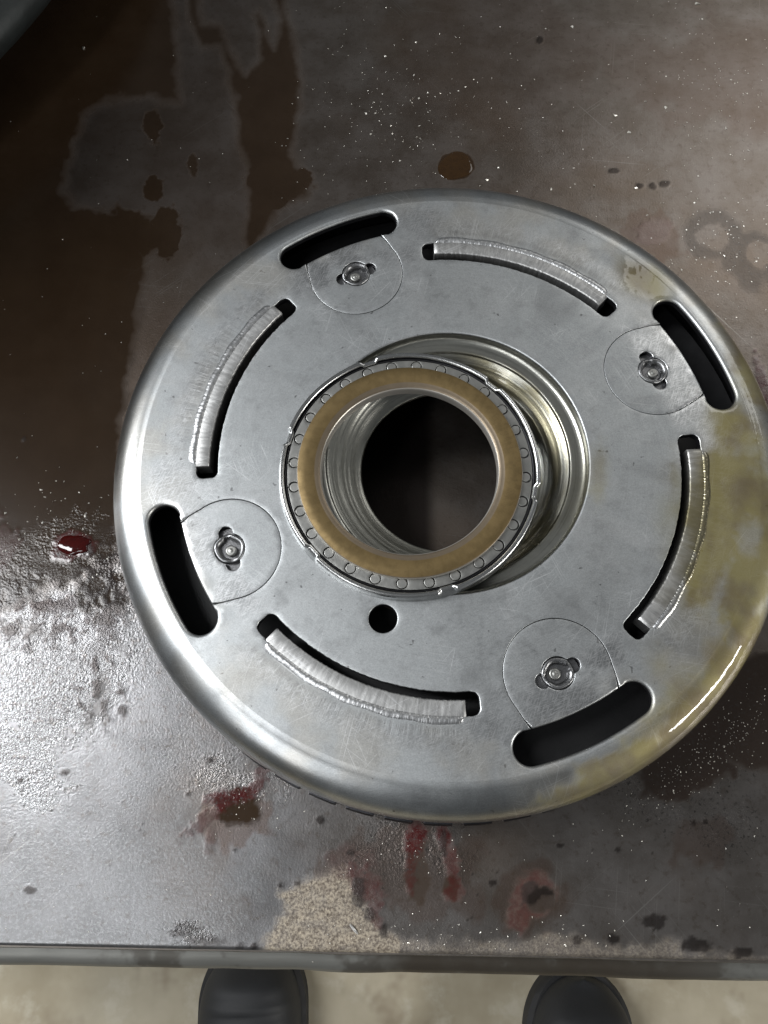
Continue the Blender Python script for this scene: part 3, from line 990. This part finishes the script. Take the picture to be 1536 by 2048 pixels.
plate = plate_with_holes(outer, holes, 5.5, TH_, 'face_plate', M_STEEL, drum, paint=drum_paint, cut=M_TEETH_SHADE)  # slot walls coloured near black for the shade inside them

# rounded rim and wall, one closed section
prof = [(392, 0), (393.5, 0.15), (395.5, 0.9)]
prof += [(395 + 43 * math.sin(a), 41.6 - 41 * math.cos(a)) for a in np.radians(np.arange(6, 91, 6))]
prof += [(438, 70), (438, 100), (438, 130), (438, 168.5), (427, 169), (426, 140), (426, 100), (426, 60), (424, 44), (416, 28), (404, 18), (392, 16)]
dent = lambda th, r, z, j: (r, z)
V, F = lathe(prof, 480, rfun=dent)
shell = mk('rim_shell', V, F, M_RIM, drum, attrs=drum_paint(V))
shell.data.materials.append(M_DARK)  # inner wall coloured dark as shade behind the slots
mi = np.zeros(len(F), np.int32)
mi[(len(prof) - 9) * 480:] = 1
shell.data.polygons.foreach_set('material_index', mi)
# splined foot
NT_ = 56


def teeth(th, r, z, j):
    ph = (th * NT_ / (2 * PI) + 0.18) % 1.0
    lug = (sstep(0.06, 0.12, ph) * (1 - sstep(0.84, 0.90, ph)))
    return np.where(r > 438.6, 438.6 + (r - 438.6) * lug, r), z


V, F = lathe([(438.2, 122), (445.0, 124), (447.3, 128), (447.3, 160), (446, 166), (438.2, 167)], 1120, rfun=teeth)
mk('toothed_foot', V, F, M_TEETH_SHADE, drum, sharp=40)
# inside of the drum: gear carrier ring seen through the slots, shade put into its colour
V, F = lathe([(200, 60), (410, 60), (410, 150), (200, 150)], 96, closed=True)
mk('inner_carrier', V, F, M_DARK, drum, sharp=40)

# bore of the hub
rb = np.random.RandomState(5)
prof = [(180.2, 1.0), (178.6, 2.6), (177.8, 5.0), (177.0, 9.0), (175.2, 11.6), (172.0, 13.0), (167.5, 13.6), (162.5, 13.8), (158.8, 13.9), (157.6, 14.6), (157.0, 17.0), (156.2, 18.0)]
n = 22
for i in range(n):
    f = i / (n - 1)
    prof.append((155.4 - 37.5 * f, 18.4 + 27.0 * f + rb.uniform(-0.42, 0.42)))
prof += [(117.0, 45.9), (114.6, 46.8), (112.8, 48.2), (112.2, 50.5), (113.0, 53.0), (150.0, 54.0), (176.0, 40.0), (178.0, 16.5)]


def bore_paint(co):
    u, v = to_plan(co)
    x, y = co[:, 0] / S, -co[:, 1] / S
    r = np.hypot(x, y)
    th = np.degrees(np.arctan2(y, x))
    o = sstep(0.25, 0.55, fbm(th * 0.05 + 10, r * 0.12, 1.0, 3, 4)) * (1 - sstep(60, 100, np.abs(th + 5))) * (1 - sstep(156, 162, r))
    o = np.maximum(o, blob(u, v, 1170, 1000, 60, 110, soft=0.9) * 0.5)
    return dict(oil=o * 0.8)


V, F = lathe(prof, 300)
mk('hub_bore', V, F[:, ::-1].copy(), M_BORE, drum, attrs=bore_paint(V), sharp=60)


# tabs and weld beads in the thin slots
def sweep_arc(a0, a1, n, section, name, mat, parent, jitter=None, seed=0, tint=True):
    """section(t) -> list of (r, zd) for t in 0..1 along the arc"""
    V, F = [], []
    m = None
    for i in range(n):
        t = i / (n - 1)
        sec = section(t)
        m = len(sec)
        a = math.radians(a0 + (a1 - a0) * t)
        r = np.array([s_[0] for s_ in sec], float)
        z = np.array([s_[1] for s_ in sec], float)
        V.append(Wd(r * math.cos(a), r * math.sin(a), z))
    V = np.concatenate(V)
    for i in range(n - 1):
        for j in range(m):
            F.append((i * m + j, (i + 1) * m + j, (i + 1) * m + (j + 1) % m, i * m + (j + 1) % m))
    F.append(tuple(range(m)))
    F.append(tuple((n - 1) * m + j for j in range(m))[::-1])
    dp = drum_paint(V)
    return mk(name, V, F, mat, parent, sharp=45, attrs=dict(oil=dp['oil']))


for k in range(4):
    rs = np.random.RandomState(20 + k)
    a0, a1 = (-92.3, -46.4) if k != 1 else (-91.6, -46.6)
    a0, a1 = a0 + 90 * k, a1 + 90 * k
    ri = [303.5, 303.5, 303.0, 305.0][k]
    jt = rs.uniform(-0.35, 0.35, 400)

    def tab_sec(t, ri=ri, jt=jt):
        q = jt[int(t * 150)]
        e = min(t, 1 - t)
        up = -0.9 + (1.6 * (1 - min(1, e / 0.012)))
        return [(ri + q, 26), (ri + q, up + 1.8), (ri + 0.8 + q, up + 0.5), (ri + 2.2, up), (319.5, up - 0.4 + 0.5 * q), (322.5, up + 0.6), (322.5, 26)]
    sweep_arc(a0, a1, 150, tab_sec, 'retaining_tab', M_TAB, drum)
    b0, b1 = a0 + 0.5, a1 - 0.6
    rp = rs.uniform(-1, 1, 600)
    ph = rs.uniform(0, 6)
    wide = [13.0, 11.5, 13.0, 14.0][k]

    def weld_sec(t, rp=rp, ph=ph, wide=wide):
        e = min(t, 1 - t)
        s_ = math.sqrt(max(0.0, 1 - max(0, 1 - e / 0.035) ** 2))
        ripple = 0.8 * float(vnoise(np.array([t * 34 + ph * 9]), np.array([0.5]), 3)[0]) + 0.9 * float(vnoise(np.array([t * 95 + ph * 9]), np.array([1.5]), 4)[0]) - 0.8 + 0.12 * rp[int(t * 420)]
        hgt = (3.0 + ripple * 0.38) * (0.35 + 0.65 * s_)
        w0 = 320.3 + 0.3 * rp[int(t * 300) + 7]
        w1 = 319.0 + wide * (0.45 + 0.55 * s_) + 0.8 * math.sin(t * 31 + ph) + 0.35 * rp[int(t * 420) + 90]
        out = [(w0, 6.0)]
        for q in range(0, 9):
            f = q / 8
            base = 0.4
            out.append((w0 + (w1 - w0) * f, base - hgt * math.sin(PI * min(1, 0.06 + f * 0.94)) ** 0.8 + 0.7))
        out.append((w1, 6.0))
        return out
    sweep_arc(b0, b1, 420, weld_sec, 'weld_bead', M_WELD, drum)


# pin plugs with staked pins
def plug_parts(k):
    ang = PIN0 + 90 * k
    ja = math.degrees(math.asin(56 / 346.5))
    P, wd = [], []
    for p in arc(0, 0, 346.5, ja, -ja, 30):
        P.append(p)
        wd.append(3.2)
    for p in [(330, -59.25), (316, -61.65)] + arc(RP, 0, 63.75, -75, -285, 80) + [(316, 61.65), (330, 59.25)]:
        P.append(p)
        wd.append(0.55)
    P, wd = rsw(np.array(P), np.array(wd), 3.0)
    P, wd = orient(rot(P, ang), wd)
    # star-shaped hole: round seat with two side lobes
    tl = math.radians([0, 4, -3, 7][k])
    th = np.linspace(0, 2 * PI, 121)[:-1]
    rho = np.full(len(th), 19.4)
    for s_ in (1, -1):
        lx, ly = 20.0 * math.cos(tl + s_ * PI / 2), 20.0 * math.sin(tl + s_ * PI / 2)
        b = lx * np.cos(th) + ly * np.sin(th)
        disc = b * b - (lx * lx + ly * ly) + 9.0 ** 2
        rho = np.maximum(rho, np.where(disc > 0, b + np.sqrt(np.maximum(disc, 0)), 0))
    H = np.stack([RP + rho * np.cos(th), rho * np.sin(th)], 1)
    H = resample(H, 1.5)
    H = ccw(rot(H, ang))
    o = plate_with_holes(P, [(H, np.full(len(H), 1.0))], 5.0, 12.0, 'pin_plug', M_STEEL, drum, z0=0.45, outer_round=wd, paint=drum_paint, cut=M_TEETH_SHADE)  # plug walls get the same painted shade as the slots
    cx, cy = RP * math.cos(math.radians(ang)), RP * math.sin(math.radians(ang))
    # seat floor, collar, pin: pieces of the plug
    V, F = lathe([(0.01, 8.5), (27.5, 8.5), (27.5, 12), (0.01, 12)], 40, cx, cy)
    mk('pin_seat', V, F[:, ::-1].copy(), M_SEAT, o, sharp=40)
    wob = np.random.RandomState(40 + k).uniform(0, 6, 3)
    ang_l = math.radians(ang) + tl

    def coll(thv, r, z, j):
        d = np.abs(((thv - ang_l + PI / 2) % PI) - PI / 2)        # 0 across, pi/2 towards the lobes
        dent = sstep(1.15, 1.5, d)
        inner = j >= 5
        rr = r + 0.5 * np.sin(2 * thv + wob[0]) + 0.3 * np.sin(5 * thv + wob[1])
        rr = np.where(inner & (r > 5), rr + dent * 3.4, rr)
        return rr, z + dent * (1.4 if 1 <= j <= 6 else 0)
    V, F = lathe([(18.8, 8.5), (18.9, 1.8), (18.2, 0.6), (17.0, 0.0), (15.4, 0.2), (13.6, 1.6), (12.4, 4.2), (11.6, 7.5), (11.4, 8.4)], 96, cx, cy, coll)
    mk('rivet_collar', V, F, M_COLLAR, o, sharp=60)
    ox, oy = [(-1.5, 3), (1, 2), (-3.0, 0.5), (1.5, 2.0)][k]
    V, F = lathe([(7.2, 8.5), (7.0, 4.6), (6.2, 3.4), (4.6, 2.9), (3.4, 3.4), (2.6, 3.0), (1.4, 2.6), (0.02, 2.5)], 40, cx + ox, cy + oy)
    mk('rivet_pin', V, F, M_ROLL, o, sharp=70)


for k in range(4):
    plug_parts(k)


# ------------------------------------------------------------------ the thrust bearing lying on the bore
bear = thing('thrust_bearing', 'flat roller thrust bearing with brown inner race ring lying over the drum bore', 'bearing')
notch = [11, 74, 138, 196, 251, 313]


def flange_fun(th, r, z, j):
    d = np.degrees(th)
    dep = np.zeros(len(th))
    for a in notch:
        q = np.abs((d - a + 180) % 360 - 180)
        dep = np.maximum(dep, 1 - sstep(2.6, 4.2, q))
    up = -z / 16.0
    rr = r - dep * 3.6 * np.clip(up, 0, 1) * (r > 156)
    zz = z + dep * 2.6 * (up > 0.7)
    return rr + 0.25 * np.sin(7 * th + 1), zz


V, F = lathe([(157.4, -1.0), (157.2, -12.0), (157.7, -13.6), (159.2, -14.6), (161.2, -14.9), (162.8, -14.2), (163.8, -12.4), (164.0, -8.0), (164.6, -4), (165.4, -0.6), (163, -0.3)],
             540, BX, BY, flange_fun)
mk('outer_flange', V, F[:, ::-1].copy(), M_FLANGE, bear, sharp=60)
V, F = lathe([(112, -0.4), (163.5, -0.4), (163.5, -1.6), (157.5, -2.0), (112, -2.0)], 160, BX, BY, closed=True)
mk('lower_washer', V, F[:, ::-1].copy(), M_TEETH_SHADE, bear, sharp=50)
NR, RR = 28, 147.6
V, F = lathe([(154.2, -2.2), (154.2, -9.6), (155.2, -10.4), (156.2, -9.6), (156.4, -2.2)], 300, BX, BY)
mk('retaining_wire', V, F, M_TEETH_SHADE, bear, sharp=60)
outer = ccw(np.array(arc(BX, BY, 153.4, 0, 360, 361)[:-1]))
hl = [(ccw(np.array(arc(BX, BY, 137.0, 0, 360, 241)[:-1])), np.full(240, 0.4))]
offs = math.radians(4.0)
for i in range(NR):
    a = offs + i * 2 * PI / NR
    pp = ccw(np.array(arc(BX + 145.6 * math.cos(a), BY + 145.6 * math.sin(a), 7.2, 0, 360, 29)[:-1]))
    hl.append((pp, np.full(len(pp), 0.35)))
plate_with_holes(outer, hl, 4.0, 7.0, 'cage_ring', M_CAGE, bear, z0=-10.2, outer_round=np.full(len(outer), 0.5))
roll_me = None
for i in range(NR):
    a = offs + i * 2 * PI / NR
    if roll_me is None:
        V, F = lathe([(6.0, 8), (6.0, 0.6), (5.8, 0.2), (5.4, 0.0), (0.02, 0.0)], 28)
        V = V - np.array([0, 0, HP])
        ro_ = mk('roller', V, F, M_ROLL, bear, sharp=12)
        roll_me = ro_.data
    else:
        ro_ = bpy.data.objects.new('roller', roll_me)
        C.objects.link(ro_)
        ro_.parent = bear
    p = Wd(BX + 145.2 * math.cos(a), BY + 145.9 * math.sin(a), -10.1)
    ro_.location = Vector(p)
V, F = lathe([(140.6, -3), (140.6, -15.2), (140.2, -16.2), (139.6, -16.8), (130.0, -16.8), (119.2, -16.8), (118.2, -16.4), (115.0, -15.9), (112.4, -15.4), (111.2, -14.6), (110.5, -13.2), (110.2, -10.0), (110.2, -5.0), (110.2, -0.5), (112, -0.2)],
             360, BX, BY)
mk('brown_race', V, F[:, ::-1].copy(), M_RACE, bear, sharp=60)


# ------------------------------------------------------------------ chips, slivers and glint grains
def chip(rs, p, s, flat=0.45):
    n = rs.randint(4, 7)
    th = np.sort(rs.uniform(0, 2 * PI, n))
    rad = s * rs.uniform(0.5, 1.0, n)
    el = rs.uniform(0.5, 1.0)
    ro_ = rs.uniform(0, PI)
    x, y = rad * np.cos(th), rad * np.sin(th) * el
    x, y = x * math.cos(ro_) - y * math.sin(ro_), x * math.sin(ro_) + y * math.cos(ro_)
    bot = np.stack([p[0] + x, p[1] + y, np.full(n, p[2])], 1)
    top = np.array([[p[0] + rs.uniform(-.3, .3) * s, p[1] + rs.uniform(-.3, .3) * s, p[2] + s * flat]])
    return np.concatenate([bot, top]), [(i, (i + 1) % n, n) for i in range(n)]


rs = np.random.RandomState(11)
CV, CF, nv = [], [], 0
M_CHIP = plain('bright_swarf_and_glint', (0.80, 0.77, 0.70), 0.35, 0.55, 0.2, 2000, 0.3)
spots = []
for _ in range(330):            # thin scatter over the upper right of the bench
    spots.append((rs.uniform(560, 1536), rs.uniform(-40, 640), rs.choice([1.2, 1.6, 2.2, 3.2], p=[.5, .3, .15, .05])))
for _ in range(190):
    spots.append((rs.normal(800, 90), rs.normal(235, 75), rs.choice([0.8, 1.2, 1.8, 3.0], p=[.4, .35, .2, .05])))
for _ in range(90):
    spots.append((rs.normal(1420, 70), rs.normal(200, 60), rs.choice([1.2, 1.8], p=[.7, .3])))
for _ in range(110):
    spots.append((rs.normal(120, 90), rs.normal(1060, 55), rs.choice([1.4, 2.0, 2.8], p=[.5, .35, .15])))
for _ in range(60):
    spots.append((rs.uniform(0, 560), rs.uniform(0, 1000), rs.choice([1.2, 1.6], p=[.8, .2])))
for _ in range(120):
    spots.append((rs.normal(1440, 70), rs.normal(500, 60), rs.choice([1.3, 1.9, 2.6], p=[.5, .35, .15])))
for _ in range(70):
    spots.append((rs.uniform(600, 1250), rs.normal(1868, 20), rs.choice([1.2, 1.8], p=[.7, .3])))
for _ in range(160):
    spots.append((rs.uniform(0, 1536), rs.uniform(1300, 1880), rs.choice([1.0, 1.5], p=[.8, .2])))
for _ in range(320):  # bright grains put in as glints on the wet patch at right
    a_ = rs.normal(0, 1, 2)
    spots.append((1430 + a_[0] * 85 - a_[1] * 30, 1500 + a_[1] * 55 - a_[0] * 50, rs.choice([0.8, 1.1, 1.5], p=[.6, .3, .1])))
for _ in range(140):  # more grains standing in for glints, along the wet left boundary
    spots.append((rs.normal(150, 110), rs.normal(1170, 50), rs.choice([0.9, 1.3, 1.9], p=[.5, .35, .15])))
for _ in range(70):
    spots.append((rs.normal(500, 40), rs.normal(1590, 36), rs.choice([0.8, 1.2], p=[.6, .4])))
for _ in range(60):
    spots.append((rs.normal(850, 60), rs.normal(1690, 30), rs.choice([0.8, 1.2], p=[.6, .4])))
spots += [(1230, 230, 6), (1258, 265, 5), (168, 96, 6), (1396, 8, 6), (1145, 54, 5), (1452, 258, 4), (1332, 216, 5), (1272, 376, 4.5), (1190, 373, 4.5), (1102, 378, 4), (975, 360, 4), (180, 356, 3)]
for (u_, v_, s_) in spots:
    p = plan(u_, v_, 0.00012)
    if math.hypot(p.x, p.y) < 0.1005:
        continue
    vv, ff = chip(rs, p, s_ * 0.00023)
    CV.append(vv)
    CF += [tuple(i + nv for i in f) for f in ff]
    nv += len(vv)
o = mk('metal_chips_and_glints', np.concatenate(CV), CF, M_CHIP, smooth=False)
tag(o, 'tiny bright metal chips and grit, with added glint grains, scattered over the workbench top', 'metal chips', 'stuff')


def sliver(u0, v0, u1, v1, z, wid, label, lift=0.0004):
    a, b = plan(u0, v0, z), plan(u1, v1, z)
    d = (b - a)
    nrm = Vector((-d.y, d.x, 0)).normalized() * wid
    V, F = [], []
    n = 7
    for i in range(n):
        t = i / (n - 1)
        p = a + d * t + Vector((0, 0, lift * math.sin(PI * t) + 0.00015))
        w = nrm * (0.35 + 0.65 * math.sin(PI * (0.12 + 0.76 * t)))
        V += [p - w, p + Vector((0, 0, wid * 0.9)), p + w, p - Vector((0, 0, 0.0001))]
    for i in range(n - 1):
        for j in range(4):
            F.append((i * 4 + j, i * 4 + (j + 1) % 4, i * 4 + 4 + (j + 1) % 4, i * 4 + 4 + j))
    F += [(0, 1, 2, 3), tuple((n - 1) * 4 + q for q in (3, 2, 1, 0))]
    return tag(mk('metal_sliver', V, F, M_SLIV, smooth=False), label, 'metal sliver', group='loose metal slivers')


M_SLIV = plain('bright_sliver', (0.86, 0.86, 0.86), 0.28, 0.7, 0.1, 800, 0.1)
sliver(651, 1537, 666, 1526, HP - 9 * S, 0.0003, 'short bright metal sliver lying on the lower rim of the drum')
sliver(702, 1609, 707, 1622, 0.0, 0.00030, 'upright bright metal sliver on the bench just below the drum rim')
sliver(700, 1848, 716, 1868, 0.0, 0.00035, 'bright metal sliver on the sandy bare patch near the bench edge')

# ------------------------------------------------------------------ standing drops
def drop(u_, v_, ru, rv, hgt, name, label, cat, mat, seed):
    c = plan(u_, v_, 0)
    e = plan(u_ + ru, v_, 0)
    f = plan(u_, v_ + rv, 0)
    a, b = (e - c).length, (f - c).length
    rr = np.random.RandomState(seed)
    k = [(m, rr.uniform(-1, 1) * 0.22 / m, rr.uniform(0, 6)) for m in range(2, 8)]
    V, F, n = [], [], 56
    prof_ = [(1.0, -0.15), (0.985, 0.25), (0.93, 0.55), (0.82, 0.78), (0.6, 0.93), (0.3, 1.0)]
    for s_, z in prof_:
        for i in range(n):
            t_ = 2 * PI * i / n
            q_ = 1 + sum(A * math.sin(m * t_ + p_) for m, A, p_ in k) * (0.4 + 0.6 * s_)
            V.append((c.x + a * s_ * q_ * math.cos(t_), c.y + b * s_ * q_ * math.sin(t_), z * hgt))
    V.append((c.x, c.y, hgt * 1.02))
    for j in range(len(prof_) - 1):
        for i in range(n):
            F.append((j * n + i, j * n + (i + 1) % n, (j + 1) * n + (i + 1) % n, (j + 1) * n + i))
    j = (len(prof_) - 1) * n
    F += [(j + i, j + (i + 1) % n, len(V) - 1) for i in range(n)]
    return tag(mk(name, V, F, mat), label, cat)


def fluid(name, c0, c1):
    t = NT(name)
    t.set('Base Color', t.mix(t.noise(t.pos(), 500, 4, 0.6), c0, c1))
    t.set('Roughness', 0.07)
    t.set('IOR', 1.48)
    t.set('Normal', t.bump(t.noise(t.pos(), 350, 2), 0.12, 0.0005))
    return t.m


M_REDF = fluid('red_fluid', (0.065, 0.004, 0.003), (0.010, 0.0015, 0.0015))
M_BRNF = fluid('brown_oil', (0.040, 0.020, 0.006), (0.020, 0.010, 0.004))
drop(148, 1090, 34, 20, 0.0008, 'red_drop', 'glossy dark red fluid drop on the bench left of the drum', 'oil drop', M_REDF, 3)
drop(911, 332, 36, 27, 0.00035, 'oil_drop', 'round brown oil drop on the bench just above the drum', 'oil drop', M_BRNF, 8)

# ------------------------------------------------------------------ dark thing in the top left corner
pc = plan(-10, 0, 0.0)
e0, e1 = plan(0, 92, 0.03), plan(82, 0, 0.03)
mid = (e0 + e1) / 2
nrm = Vector((-(e1 - e0).y, (e1 - e0).x, 0)).normalized()
if nrm.x > 0:
    nrm = -nrm
cpt = mid + nrm * 0.24
corner = thing('dark_casing', 'dark grey rounded metal casing cut off by the top left corner', 'machine part', (cpt.x, cpt.y, 0))
prof = [(0.062, 0.0005), (0.066, 0.008), (0.080, 0.016), (0.097, 0.020), (0.1075, 0.024), (0.1100, 0.028), (0.1098, 0.032), (0.107, 0.036), (0.103, 0.038), (0.098, 0.041), (0.096, 0.05), (0.094, 0.150), (0.088, 0.156), (0.05, 0.158), (0.0001, 0.159)]  # unseen tall body, shaped to throw shade over the upper left bench
th = np.arange(160) * 2 * PI / 160
V = np.concatenate([np.stack([r * np.cos(th), r * np.sin(th), np.full(160, z)], 1) for r, z in [(r + 0.13 if r > 0.06 else r, z) for r, z in prof]])
idx = np.arange(160)
F = np.concatenate([np.stack([j * 160 + idx, j * 160 + (idx + 1) % 160, (j + 1) * 160 + (idx + 1) % 160, (j + 1) * 160 + idx], 1) for j in range(len(prof) - 1)])
mk('casing_body', V, F, plain('dark_casting', (0.020, 0.024, 0.024), 0.5, 0.3, 0.4, 120, 0.4), corner, sharp=50)


# ------------------------------------------------------------------ shoes of the person standing at the bench
def shoe(u_tip, v_tip, wide, name, label, yaw):
    tip = plan(u_tip, v_tip, FZ + 0.04)
    root = thing(name, label, 'shoe', (tip.x, tip.y, FZ), 'pair of black shoes under the bench edge')
    root.rotation_euler = (0, 0, yaw)
    L, Wf = 0.29, wide
    NS = 70

    def outline(t):           # half width along the shoe, t = 0 at the toe
        return Wf / 2 * (min(1, math.sqrt(max(0.0, 1 - (1 - min(1, t / 0.20)) ** 2))) * (1 - 0.22 * sstep(0.42, 0.62, t) + 0.08 * sstep(0.75, 0.9, t)) * math.sqrt(max(0.0, 1 - max(0, (t - 0.88) / 0.125) ** 2)) + 0.001)

    def height(t):
        return float(0.030 + 0.028 * sstep(0.0, 0.12, t) + 0.012 * sstep(0.2, 0.4, t) + 0.045 * sstep(0.38, 0.62, t) + 0.0022 * math.exp(-((t - 0.155) / 0.010) ** 2) - 0.0016 * math.exp(-((t - 0.178) / 0.008) ** 2))
    V, F = [], []
    m = 18
    for i in range(NS + 1):
        t = i / NS
        t = t * t * 0.4 + t * 0.6
        w, hh = outline(t), height(t)
        for j in range(m):
            a = PI * j / (m - 1)
            cx_, sn = math.cos(a), math.sin(a)
            V.append((w * math.copysign(abs(cx_) ** 0.75, cx_), -L * t, 0.024 + (hh - 0.006) * sn ** 0.8))
    for i in range(NS):
        for j in range(m - 1):
            F.append((i * m + j, i * m + j + 1, (i + 1) * m + j + 1, (i + 1) * m + j))
    F.append(tuple(range(m))[::-1])
    F.append(tuple(NS * m + j for j in range(m)))
    mk('upper', V, F, M_SHOE, root, sharp=60)
    V, F = [], []
    for i in range(NS + 1):
        t = i / NS
        t = t * t * 0.4 + t * 0.6
        w = outline(t) + 0.004
        for (sx_, z) in ((-1, 0.0), (1, 0.0), (1, 0.012), (1, 0.022), (0.9, 0.026), (-0.9, 0.026), (-1, 0.022), (-1, 0.012)):
            V.append((w * sx_, -L * t + 0.004 * (1 - 2 * t), z))
    for i in range(NS):
        for j in range(8):
            F.append((i * 8 + j, (i + 1) * 8 + j, (i + 1) * 8 + (j + 1) % 8, i * 8 + (j + 1) % 8))
    F += [tuple(range(8)), tuple(NS * 8 + j for j in range(8))[::-1]]
    mk('sole', V, F, M_SOLE, root, sharp=40)
    return root


def leather(name, base, rough):
    t = NT(name)
    P = t.pos()
    n = t.noise(P, 30, 4, 0.6)
    t.set('Base Color', t.mix(n, tuple(c * 0.6 for c in base), tuple(c * 1.5 for c in base)))
    t.set('Roughness', t.lerp(n, rough * 0.8, rough * 1.2))
    t.set('Normal', t.bump(t.noise(P, 500, 3), 0.2, 0.001))
    return t.m


M_SHOE = leather('black_leather', (0.016, 0.017, 0.019), 0.62)
M_SOLE = plain('black_rubber', (0.015, 0.015, 0.016), 0.7, 0, 0.3, 80, 0.2)
shoe(500, 1890, 0.093, 'shoe', 'black shoe left of the pair below the bench edge, toe half hidden', math.radians(2))
shoe(1166, 1954, 0.092, 'shoe', 'black shoe right of the pair below the bench edge, round glossy toe', math.radians(-3))
